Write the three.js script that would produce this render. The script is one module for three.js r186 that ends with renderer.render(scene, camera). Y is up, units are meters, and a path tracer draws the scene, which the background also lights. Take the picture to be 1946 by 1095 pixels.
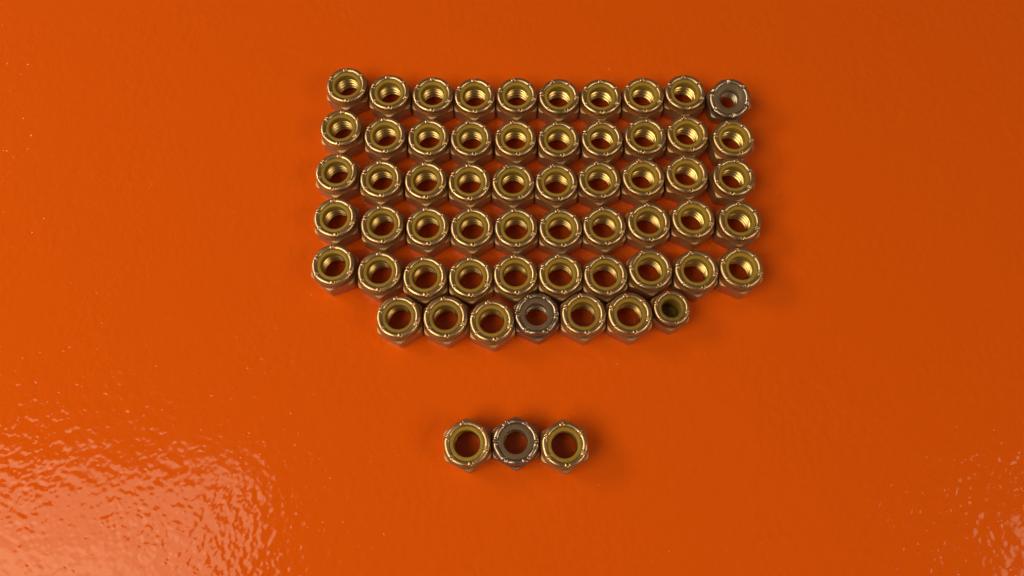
import * as THREE from 'three';
import { RectAreaLightUniformsLib } from 'three/addons/lights/RectAreaLightUniformsLib.js';
import { RoundedBoxGeometry } from 'three/addons/geometries/RoundedBoxGeometry.js';
import { mergeGeometries, toCreasedNormals } from 'three/addons/utils/BufferGeometryUtils.js';

// ------------------------------------------------------------------ camera, light, exposure
const scene = new THREE.Scene();
const TILT = THREE.MathUtils.degToRad(18);
const camera = new THREE.PerspectiveCamera(2 * THREE.MathUtils.radToDeg(Math.atan(547.5 / 1450)), 1024 / 576, 0.01, 20);
camera.position.set(0, 0.20873, 0);
camera.up.set(0, 0, -1);
camera.lookAt(0, 0.20873 - Math.cos(TILT), -Math.sin(TILT));

scene.background = new THREE.Color().setRGB(0.10, 0.070, 0.044);   // the dim, warm room

const renderer = new THREE.WebGLRenderer({ antialias: true });
renderer.setSize(1024, 576);
renderer.toneMapping = THREE.LinearToneMapping;
renderer.toneMappingExposure = 1.2;
renderer.shadowMap.enabled = true;
RectAreaLightUniformsLib.init();

const mm = 0.001;

// ------------------------------------------------------------------ seeded noise
function rng(seed) { let s = seed >>> 0; return () => { s = (s + 0x6D2B79F5) >>> 0; let t = s; t = Math.imul(t ^ (t >>> 15), t | 1); t ^= t + Math.imul(t ^ (t >>> 7), t | 61); return ((t ^ (t >>> 14)) >>> 0) / 4294967296; }; }
function lattice(n, seed) { const r = rng(seed), a = new Float32Array(n * n); for (let i = 0; i < a.length; i++) a[i] = r() * 2 - 1; return a; }
function tileNoise(size, cells, seed) {         // smooth noise that tiles, `cells` cells a side
  const L = lattice(cells, seed), out = new Float32Array(size * size);
  const ease = (t) => t * t * t * (t * (6 * t - 15) + 10);
  for (let y = 0; y < size; y++) {
    const fy = y / size * cells, y0 = Math.floor(fy), ty = ease(fy - y0), ya = y0 % cells, yb = (y0 + 1) % cells;
    for (let x = 0; x < size; x++) {
      const fx = x / size * cells, x0 = Math.floor(fx), tx = ease(fx - x0), xa = x0 % cells, xb = (x0 + 1) % cells;
      const a = L[ya * cells + xa], b = L[ya * cells + xb], c = L[yb * cells + xa], d = L[yb * cells + xb];
      out[y * size + x] = (a + (b - a) * tx) + ((c + (d - c) * tx) - (a + (b - a) * tx)) * ty;
    }
  }
  return out;
}
function floatMap(data, size, repeat = 1) {
  const px = new Float32Array(size * size * 4);
  for (let i = 0; i < size * size; i++) { px[4 * i] = px[4 * i + 1] = px[4 * i + 2] = data[i]; px[4 * i + 3] = 1; }
  const t = new THREE.DataTexture(px, size, size, THREE.RGBAFormat, THREE.FloatType);
  t.wrapS = t.wrapT = THREE.RepeatWrapping; t.magFilter = t.minFilter = THREE.LinearFilter; t.repeat.set(repeat, repeat); t.needsUpdate = true;
  return t;
}

// ------------------------------------------------------------------ the painted sheet
// thick gloss paint: sparse orange-peel dimples on a gently rolling film; heights in units of bumpScale
const PEEL = 2048, PEEL_SIDE = 0.30;
const peel = (() => {
  const h = new Float32Array(PEEL * PEEL), a = tileNoise(PEEL, 300, 11), b = tileNoise(PEEL, 155, 12), c = tileNoise(PEEL, 34, 13), g = tileNoise(PEEL, 22, 15);
  for (let i = 0; i < h.length; i++) { const k = 0.5 + 0.5 * g[i]; h[i] = 0.5 + 0.065 * a[i] * (0.35 + k) + 0.10 * b[i] * (0.5 + 0.8 * k) + 0.11 * c[i]; }
  const r = rng(77), mmPx = PEEL / (PEEL_SIDE * 1000);
  for (let n = 0; n < 11000; n++) {                 // pin-holes and nibs in the paint
    const cx = r() * PEEL, cy = r() * PEEL, rx = (0.14 + 0.42 * r() * r()) * mmPx, ry = rx * (0.5 + 0.45 * r()), ang = (r() - 0.5) * 1.1, amp = (r() < 0.55 ? -1 : 1) * (0.03 + 0.15 * r() * r()) * rx / (0.3 * mmPx);
    const ca = Math.cos(ang), sa = Math.sin(ang), R = Math.ceil(rx * 2.4);
    for (let dy = -R; dy <= R; dy++) for (let dx = -R; dx <= R; dx++) {
      const u = (dx * ca + dy * sa) / rx, v = (-dx * sa + dy * ca) / ry, q = u * u + v * v;
      if (q < 6) h[((Math.floor(cy + dy) + PEEL) % PEEL) * PEEL + (Math.floor(cx + dx) + PEEL) % PEEL] += amp * Math.exp(-q);
    }
  }
  return floatMap(h, PEEL);
})();
const paint = new THREE.MeshPhysicalMaterial({ name: 'orange gloss paint', color: new THREE.Color().setRGB(0.80, 0.107, 0.0003), roughness: 0.085, ior: 1.42, bumpMap: peel, bumpScale: 0.00037 });
{
  const g = new RoundedBoxGeometry(0.9, 0.004, 0.75, 3, 0.0012);
  const p = g.attributes.position, n = g.attributes.normal, uv = g.attributes.uv;
  for (let i = 0; i < p.count; i++) uv.setXY(i, (p.getX(i) * 0.89 + p.getZ(i) * 0.456) / PEEL_SIDE + 0.37, (p.getZ(i) * 0.89 - p.getX(i) * 0.456) / PEEL_SIDE + 0.21);
  const sheet = new THREE.Mesh(g, paint);
  sheet.name = 'painted_panel'; sheet.position.set(0, -0.002, -0.05);
  sheet.userData = { kind: 'structure', label: 'flat glossy orange painted metal panel under all the nuts', category: 'panel' };
  sheet.receiveShadow = sheet.castShadow = true; scene.add(sheet);
}

// ------------------------------------------------------------------ lamps (above and behind the viewer, out of frame)
const GLOW = [1, 0.89, 0.53];
function panelLamp(name, label, x, y, z, w, d, bands) {   // bands: [x0, x1, z0, z1, radiance] as fractions of the diffuser; it is brightest away from its rim
  const t = new THREE.Group(); t.name = name; t.position.set(x, y, z);
  t.userData = { label, category: 'lamp', group: 'panel lamps overhead' };
  const housing = new THREE.Mesh(new RoundedBoxGeometry(w + 0.03, 0.03, d + 0.03, 2, 0.004), new THREE.MeshStandardMaterial({ name: 'white lamp housing', color: 0xd8d4cc, roughness: 0.5 }));
  housing.name = 'lamp_housing'; housing.position.y = 0.02; t.add(housing);
  const diffuser = new THREE.Mesh(new RoundedBoxGeometry(w, 0.006, d, 2, 0.002), new THREE.MeshStandardMaterial({ name: 'lamp diffuser', color: 0x888888, emissive: new THREE.Color(...GLOW), emissiveIntensity: 0.3, roughness: 0.6 }));
  diffuser.name = 'lamp_diffuser'; diffuser.position.y = 0.003; t.add(diffuser);
  scene.add(t);
  for (const [x0, x1, z0, z1, power] of bands) {
    const l = new THREE.RectAreaLight(new THREE.Color(...GLOW), power, (x1 - x0) * w, (z1 - z0) * d);
    l.position.set(x + ((x0 + x1) / 2 - 0.5) * w, y - 0.004, z + ((z0 + z1) / 2 - 0.5) * d); l.lookAt(l.position.x, y - 1, l.position.z); scene.add(l);
  }
}
panelLamp('panel_lamp', 'larger panel lamp overhead on the left', -0.85, 0.90, 0.36, 0.96, 0.88, [[0, 0.86, 0.12, 1, 4.2], [0.86, 1, 0.12, 1, 2.7], [0, 1, 0, 0.12, 2.7]]);
panelLamp('panel_lamp_001', 'smaller panel lamp overhead on the right', 1.05, 0.90, 0.36, 0.68, 0.78, [[0.14, 1, 0.14, 1, 3.3], [0, 0.14, 0.14, 1, 2.0], [0, 1, 0, 0.14, 2.0]]);
panelLamp('panel_lamp_002', 'square panel lamp far to the left beyond the block', -1.62, 1.0, -0.62, 0.70, 0.80, [[0, 1, 0, 1, 9.5]]);

// ------------------------------------------------------------------ nut shapes (millimetres, y up, base at y = 0)
function grid(nu, nv, f, flip) {                 // a surface f(u, v) closed in u; uv in millimetres / 10
  const pos = [], uv = [], idx = [];
  for (let j = 0; j <= nv; j++) for (let i = 0; i <= nu; i++) { const q = f(i / nu, j / nv, i % nu, j); pos.push(q[0] * mm, q[1] * mm, q[2] * mm); uv.push(q[3], q[4]); }
  const w = nu + 1;
  for (let j = 0; j < nv; j++) for (let i = 0; i < nu; i++) { const a = j * w + i, b = a + 1, c = a + w, d = c + 1; flip ? idx.push(a, b, c, b, d, c) : idx.push(a, c, b, b, c, d); }
  const g = new THREE.BufferGeometry();
  g.setAttribute('position', new THREE.Float32BufferAttribute(pos, 3)); g.setAttribute('uv', new THREE.Float32BufferAttribute(uv, 2)); g.setIndex(idx);
  g.computeVertexNormals();
  const n = g.attributes.normal;                   // close the seam
  for (let j = 0; j <= nv; j++) { const a = j * w, b = a + nu, v = new THREE.Vector3(n.getX(a) + n.getX(b), n.getY(a) + n.getY(b), n.getZ(a) + n.getZ(b)).normalize(); n.setXYZ(a, v.x, v.y, v.z); n.setXYZ(b, v.x, v.y, v.z); }
  return g;
}
const spline = (pts) => new THREE.CatmullRomCurve3(pts.map(([r, y]) => new THREE.Vector3(r, y, 0)), false, 'centripetal');

function hexGeometry(o) {                          // o: af, hexH, topR, botR, boreR
  const N = 120, ap = o.af / 2;
  const rh = (a) => {                              // hexagon with slightly broken edges, a corner at +z
    const s = Math.PI / 3, t = ((a % s) + s) % s - s / 2, sharp = ap / Math.cos(s / 2 - Math.abs(t - 0) ) ;
    const m = Math.abs(((a + s / 2) % s + s) % s - s / 2);   // angle from the nearest corner
    const flat = ap / Math.cos(s / 2 - m), cap = ap / Math.cos(s / 2) * 0.972;
    return flat < cap - 0.06 ? flat : Math.min(flat, cap - 0.03 + 0.03 * Math.cos(m * 12));
  };
  const rows = 9;
  const g = grid(N, rows, (u, v, i, j) => {
    const a = u * Math.PI * 2, R = rh(a), zb = Math.max(0, R - o.botR) * 0.5, zt = o.hexH - Math.max(0, R - o.topR) * 0.8;
    const tt = Math.min(R, o.topR), bb = Math.min(R, o.botR);
    const ring = [[o.boreR, 0.0], [bb * 0.995, 0], [bb, 0.02], [R, zb + 0.03], [R, zb + 0.12], [R, (zb + zt) / 2], [R, zt - 0.12], [R - 0.02, zt - 0.02], [tt, o.hexH], [o.neckR - 0.2, o.hexH - 0.5]][j];
    return [Math.sin(a) * ring[0], ring[1], Math.cos(a) * ring[0], u * 4 + (j > 7 || j < 2 ? ring[0] * 0.1 : 0), ring[1] * 0.1 + j * 0.031];
  });
  return toCreasedNormals(g, 0.36);
}
function collarGeometry(o) {                       // rolled-over rim with six staked notches, one of them towards -z
  const c = spline(o.rim), M = 26, N = 324, pts = c.getSpacedPoints(M);
  return grid(N, M, (u, v, i, j) => {
    const a = u * Math.PI * 2, s = Math.PI / 3, d = (((a + s / 2) % s) + s) % s - s / 2;   // angle from the nearest notch
    let { x: r, y } = pts[j];
    const k = Math.round(a / s) % 6, arc = d * 5.2;                                          // mm along the rim
    const on = Math.exp(-Math.pow((r - o.notchR) / o.notchSpan, 2)) * (y > o.rimMid ? 1 : 0) * Math.min(1, Math.max(0, (y - o.rimMid) / 0.6));
    const w = o.notchW, dent = Math.exp(-(arc * arc) / (w * w)), lip = Math.exp(-Math.pow((Math.abs(arc) - 2.0 * w) / (0.9 * w), 2));
    y += on * (-o.notchD * dent + 0.28 * o.notchD * lip) * (0.85 + 0.3 * Math.sin(k * 2.4 + 1));
    r -= on * 0.22 * dent * o.notchD;
    y += on * o.bulge * (Math.cos(d * 6) * -0.5);                                            // the rim rises between the notches
    r += 0.012 * Math.sin(3 * a + 1) ;
    return [Math.sin(a) * r, y, -Math.cos(a) * r, u * 3.6, v * 0.75];
  }, true);
}
function insertGeometry(o) {
  const c = spline(o.insert), M = 22, pts = c.getSpacedPoints(M);
  return grid(80, M, (u, v, i, j) => { const a = u * Math.PI * 2; return [Math.sin(a) * pts[j].x, pts[j].y, -Math.cos(a) * pts[j].x, u * 2.4, v * 0.5]; }, false);
}
function threadGeometry(o) {                       // one helical groove
  const N = 84, turns = (o.threadTop) / o.pitch, M = Math.round(turns * 11);
  return grid(N, M, (u, v) => {
    const a = u * Math.PI * 2, y = v * o.threadTop, q = ((y / o.pitch - u) % 1 + 1) % 1;
    const tri = Math.abs(q * 2 - 1), prof = Math.min(1, Math.max(0, (tri - 0.12) / 0.74));      // flat root and crest
    const end = Math.max(0, 0.5 - y) * 0.9, r = Math.min(o.boreR, Math.max(o.minor + (o.major - o.minor) * prof, o.minor + end));
    return [Math.sin(a) * r, y, Math.cos(a) * r, u * 2.2, v * 0.6];
  }, true);
}

const torus = (r0, y0, rr, ry, neckR, neckY, y1) => {   // neck, then the rolled rim, then its inner lip
  const p = [[neckR - 0.25, neckY - 0.15], [neckR, neckY + 0.1], [neckR + 0.02, neckY + 0.45], [r0 + rr * 0.62, y0 - ry * 0.85]];
  for (let d = -25; d <= 180; d += 20.5) { const a = d * Math.PI / 180; p.push([r0 + rr * Math.cos(a), y0 + ry * Math.sin(a)]); }
  p.push([r0 - rr, y1]); return p;
};
const bore = (rOut, rIn, y, yEnd, fillet = 0.3) => [[rOut + 0.15, y - 0.3], [rOut, y - 0.06], [rOut - 0.15, y], [(rOut + rIn) / 2, y], [rIn + fillet, y - 0.02], [rIn + fillet * 0.3, y - fillet * 0.3], [rIn, y - fillet], [rIn - 0.02, (y + yEnd) / 2], [rIn - 0.02, yEnd]];
const GOLD = {
  af: 12.42, hexH: 5.35, topR: 6.42, botR: 6.55, boreR: 4.2, neckR: 5.4,
  rim: torus(5.26, 7.22, 0.84, 0.82, 5.4, 4.9, 6.9),
  rimMid: 7.3, notchR: 5.0, notchSpan: 0.62, notchW: 0.2, notchD: 0.62, bulge: 0.10,
  insert: bore(4.47, 3.5, 7.56, 5.4, 0.3),
  threadTop: 5.6, pitch: 1.4, minor: 3.42, major: 4.15,
};
const GREY = {                                    // lower, smaller hole, wide flat rim segments and big notches
  ...GOLD, af: 12.25, hexH: 5.0, rim: torus(5.30, 6.78, 0.78, 0.78, 5.4, 4.6, 6.5), rimMid: 6.85, notchR: 5.1, notchSpan: 0.85, notchW: 0.3, notchD: 0.7, bulge: 0.34,
  insert: bore(4.55, 3.16, 7.1, 5.0, 0.22), threadTop: 5.25, pitch: 1.2, minor: 3.1, major: 3.75, boreR: 3.8,
};
const GREY_TILTED = {                             // small hole, insert running smoothly into the rim
  ...GREY, notchD: 0.45, notchW: 0.36, bulge: 0.12, rim: torus(5.28, 6.7, 0.78, 0.72, 5.55, 4.9, 6.5),
  insert: [[4.7, 7.0], [4.6, 7.2], [4.4, 7.25], [3.9, 7.14], [3.2, 6.86], [2.8, 6.5], [2.62, 6.1], [2.56, 5.6], [2.54, 5.1]],
  threadTop: 5.2, pitch: 1.15, minor: 2.5, major: 3.1, boreR: 3.3,
};
const SMALL = {                                   // smaller nut whose insert lines most of the hole
  ...GOLD, af: 10.45, hexH: 4.9, topR: 5.4, botR: 5.5, neckR: 4.6, boreR: 2.9,
  rim: torus(4.36, 6.7, 0.68, 0.72, 4.6, 4.8, 6.4), rimMid: 6.7, notchR: 4.1, notchSpan: 0.52, notchW: 0.18, notchD: 0.5,
  insert: [[3.85, 6.7], [3.72, 6.98], [3.55, 7.04], [3.2, 7.02], [2.9, 6.95], [2.68, 6.7], [2.6, 6.0], [2.54, 4.0], [2.5, 0.95], [2.3, 0.6], [0.15, 0.55]],
  threadTop: 0.5, pitch: 0.5, minor: 2.0, major: 2.4,
};

// ------------------------------------------------------------------ nut materials
const SZ = 512;
const grainA = tileNoise(SZ, 90, 31), grainB = tileNoise(SZ, 24, 32), grainC = tileNoise(SZ, 7, 33), grainD = tileNoise(SZ, 200, 34);
const roughMap = floatMap(Float32Array.from(grainA, (v, i) => Math.min(1, Math.max(0, 0.72 + 0.10 * v + 0.14 * grainB[i] + 0.16 * grainC[i]))), SZ);
const bumpMap = floatMap(Float32Array.from(grainA, (v, i) => 0.5 + 0.12 * v + 0.10 * grainD[i] + 0.22 * grainB[i]), SZ);
function tintMap(amount, spots) {
  const px = new Uint8Array(SZ * SZ * 4);
  for (let i = 0; i < SZ * SZ; i++) {
    const k = 1 - amount * (0.5 + 0.35 * grainB[i] + 0.35 * grainC[i]) - (grainA[i] + grainB[i] * 0.6 > spots ? 0.35 : 0);
    px[4 * i] = 255 * Math.max(0, k); px[4 * i + 1] = 255 * Math.max(0, k * (0.97 + 0.03 * grainC[i])); px[4 * i + 2] = 255 * Math.max(0, k * (0.94 + 0.06 * grainB[i])); px[4 * i + 3] = 255;
  }
  const t = new THREE.DataTexture(px, SZ, SZ); t.colorSpace = THREE.SRGBColorSpace; t.wrapS = t.wrapT = THREE.RepeatWrapping; t.magFilter = t.minFilter = THREE.LinearFilter; t.needsUpdate = true; return t;
}
const wear = tintMap(0.12, 1.15);
const metal = (name, r, g, b, rough, bump = 0.000012) => new THREE.MeshStandardMaterial({ name, color: new THREE.Color().setRGB(r, g, b), metalness: 1, roughness: rough, roughnessMap: roughMap, bumpMap, bumpScale: bump, map: wear });
const plain = (name, r, g, b, rough) => new THREE.MeshStandardMaterial({ name, color: new THREE.Color().setRGB(r, g, b), metalness: 1, roughness: rough });
const nylon = (name, r, g, b) => new THREE.MeshPhysicalMaterial({ name, color: new THREE.Color().setRGB(r, g, b), roughness: 0.42, ior: 1.5, bumpMap, bumpScale: 0.00003, map: wear });
const golds = [[0.76, 0.54, 0.36], [0.70, 0.49, 0.33], [0.78, 0.56, 0.37], [0.72, 0.51, 0.36], [0.74, 0.51, 0.32]].map((c, i) => ({
  collar: metal('yellow zinc rim', ...c, [0.44, 0.48, 0.41, 0.45, 0.5][i]), body: metal('yellow zinc body', c[0] * 0.9, c[1] * 0.86, c[2] * 0.82, 0.8, 0.00003), thread: plain('yellow zinc thread', 0.66, 0.44, 0.20, 0.3),
  insert: nylon('olive yellow nylon', 0.385 * (0.92 + 0.04 * i), (0.242 + 0.004 * ((i * 3) % 5)) * (0.92 + 0.04 * i), 0.038),
}));
const greys = { collar: metal('dull steel rim', 0.56, 0.44, 0.41, 0.42), body: metal('dull steel body', 0.50, 0.42, 0.38, 0.68, 0.00003), thread: plain('bright steel thread', 0.75, 0.66, 0.54, 0.3), insert: nylon('grey brown nylon', 0.175, 0.11, 0.086) };

// ------------------------------------------------------------------ building and placing nuts
function makeNut(o, m) {
  const t = new THREE.Group();
  const part = (name, g, mat) => { const x = new THREE.Mesh(g, mat); x.name = name; x.castShadow = x.receiveShadow = true; t.add(x); };
  part('hex_body', hexGeometry(o), m.body); part('collar', collarGeometry(o), m.collar); part('nylon_insert', insertGeometry(o), m.insert); part('thread', threadGeometry(o), m.thread);
  return t;
}
const proto = { gold: makeNut(GOLD, golds[0]), grey: makeNut(GREY, greys), tilted: makeNut(GREY_TILTED, greys), small: makeNut(SMALL, { ...golds[1], insert: nylon('dark olive nylon', 0.25, 0.155, 0.022) }) };
// x, z in millimetres, turn of the hexagon, turn of the notches, in degrees
const ROWS = [
  [[-50.21, -130.11, 2.5, -6.4], [-37.16, -127.64, 0.5, -7.7], [-23.96, -126.84, 2.5, -1.8], [-11.31, -126.46, 1.0, -3.5], [1.48, -126.61, 1.0, -12.2], [14.24, -126.26, 0.5, -23.1], [26.90, -126.01, -1.0, -1.4], [39.74, -126.66, -0.5, -2.2], [52.46, -127.63, -0.5, -4.3], [65.65, -125.43, -1.0, 5.0]],
  [[-50.93, -115.50, -2.5, 3.2], [-37.72, -113.01, -1.0, -7.4], [-24.77, -112.41, -0.5, -5.0], [-12.10, -112.03, 0.0, -11.6], [1.03, -112.08, -4.0, -9.7], [13.85, -111.63, -6.9, -11.0], [26.71, -112.03, -10.9, -10.5], [39.53, -112.71, -7.6, 11.5], [52.15, -113.53, -8.5, -10.4], [65.62, -112.03, -16.1, -19.6]],
  [[-51.28, -100.96, 2.5, 7.8], [-38.15, -98.80, 0.5, -7.6], [-25.13, -98.28, -1.0, -4.7], [-12.40, -97.84, -3.5, -4.6], [0.36, -97.67, 0.4, -24.8], [12.91, -97.62, 0.0, -12.2], [25.49, -98.50, 0.0, -9.9], [38.25, -99.30, -1.4, -13.2], [51.04, -100.34, -6.9, -9.3], [64.63, -99.35, -17.0, 10.9]],
  [[-50.63, -86.61, -0.5, -9.6], [-37.04, -84.47, -3.5, -9.0], [-24.11, -83.90, -2.0, -7.5], [-11.44, -83.56, -1.7, -6.0], [1.15, -83.43, -2.3, -6.4], [13.81, -83.38, -3.8, -9.1], [26.32, -83.98, -3.5, -8.1], [39.03, -85.11, -0.8, -4.7], [51.80, -86.21, -4.3, -9.9], [65.08, -85.54, 0.7, -2.1]],
  [[-50.15, -72.30, 9.9, -5.1], [-37.08, -70.22, 0, -3.1], [-24.30, -68.73, 0.2, -5.8], [-11.56, -68.65, -3.1, -2.9], [0.94, -69.40, -3.1, -5.6], [13.56, -69.51, -3.0, -8.8], [26.12, -69.20, -3.2, -9.3], [38.74, -70.95, -4.5, -26.0], [51.58, -70.56, -4.5, -17.0], [64.30, -71.35, -5.5, -10.0]],
  [[-31.11, -57.13, -2.5, -9.3], [-18.24, -56.95, -4.4, -7.3], [-5.57, -55.98, -5.2, -12.0], [6.81, -57.96, -5.1, -27.6], [19.65, -57.85, -3.0, -8.7], [32.37, -57.92, -4.0, -12.5], [44.07, -59.82, 1.5, -13.8]],
  [[-11.73, -22.86, -3.7, -13.2], [1.00, -23.37, -1.2, -29.3], [13.73, -22.55, -3.5, -6.9]],
];
const ORD = ['first', 'second', 'third', 'fourth', 'fifth', 'sixth', 'seventh', 'eighth', 'ninth', 'tenth'];
const ROWNAME = ['the top row of ten', 'the second row from the top', 'the third row from the top', 'the fourth row from the top', 'the fifth row, the lowest row of ten', 'the short bottom row of the block'];
const special = {
  '0,9': ['tilted', 'grey steel lock nut with small hole, tilted at right end of the top row'],
  '5,3': ['grey', 'grey steel lock nut in the middle of the short bottom row of the block'],
  '5,6': ['small', 'smallest lock nut, dark hole without visible thread, right end of the short bottom row'],
  '6,0': ['gold', 'gold lock nut left of the grey nut in the separate row of three'],
  '6,1': ['grey', 'grey steel lock nut between two gold nuts in the separate row of three'],
  '6,2': ['gold', 'gold lock nut right of the grey nut in the separate row of three'],
};
const rad = THREE.MathUtils.degToRad, rand = rng(5);
let made = 0; const used = {};
ROWS.forEach((row, ri) => row.forEach(([x, z, hexTurn, notchTurn], ci) => {
  const n = row.length, sp = special[`${ri},${ci}`], kind = sp ? sp[0] : 'gold';
  const nut = used[kind] ? proto[kind].clone() : proto[kind]; used[kind] = true;
  nut.name = 'lock_nut' + (made ? '_' + String(made).padStart(3, '0') : ''); made++;
  nut.position.set(x * mm, 0, z * mm); nut.rotation.y = -rad(hexTurn);
  const [body, collar, insert, thread] = nut.children;
  collar.rotation.y = rad(hexTurn - notchTurn); thread.rotation.y = rand() * 6.28; insert.rotation.y = rand() * 6.28;
  if (kind === 'gold') { const g = golds[Math.floor(rand() * 5)]; body.material = g.body; collar.material = g.collar; insert.material = g.insert; thread.material = g.thread; nut.scale.y = 0.985 + 0.03 * rand(); }
  if (kind === 'tilted') { nut.rotation.set(rad(12), rad(14), rad(4)); nut.position.set(65.96 * mm, 1.5 * mm, -126.57 * mm); }
  const place = ci === 0 ? `at the left end of ${ROWNAME[ri]}` : ci === n - 1 ? `at the right end of ${ROWNAME[ri]}` : `${ORD[ci]} from left in ${ROWNAME[ri]}`;
  nut.userData = { label: sp ? sp[1] : 'gold lock nut ' + place, category: 'nut', group: ri < 6 ? 'lock nuts packed in the block' : 'lock nuts in the separate row of three' };
  scene.add(nut);
}));

// ------------------------------------------------------------------ dust on the paint
{
  const r = rng(404), parts = [];
  for (let i = 0; i < 170; i++) {
    const g = new THREE.IcosahedronGeometry(1, 0), s = (0.05 + 0.15 * r() * r() * r()) * mm;
    g.scale(s * (0.8 + 0.9 * r()), s * 0.5, s); g.rotateY(r() * 6.28);
    g.translate((r() - 0.5) * 0.3, s * 0.3, -0.16 + r() * 0.185); parts.push(g);
  }
  const d = new THREE.Mesh(mergeGeometries(parts), new THREE.MeshStandardMaterial({ name: 'pale dust', color: new THREE.Color().setRGB(0.62, 0.42, 0.26), roughness: 0.9 }));
  d.name = 'dust'; d.userData = { kind: 'stuff', label: 'fine pale dust specks scattered over the orange panel', category: 'dust' }; scene.add(d);
}

renderer.render(scene, camera);
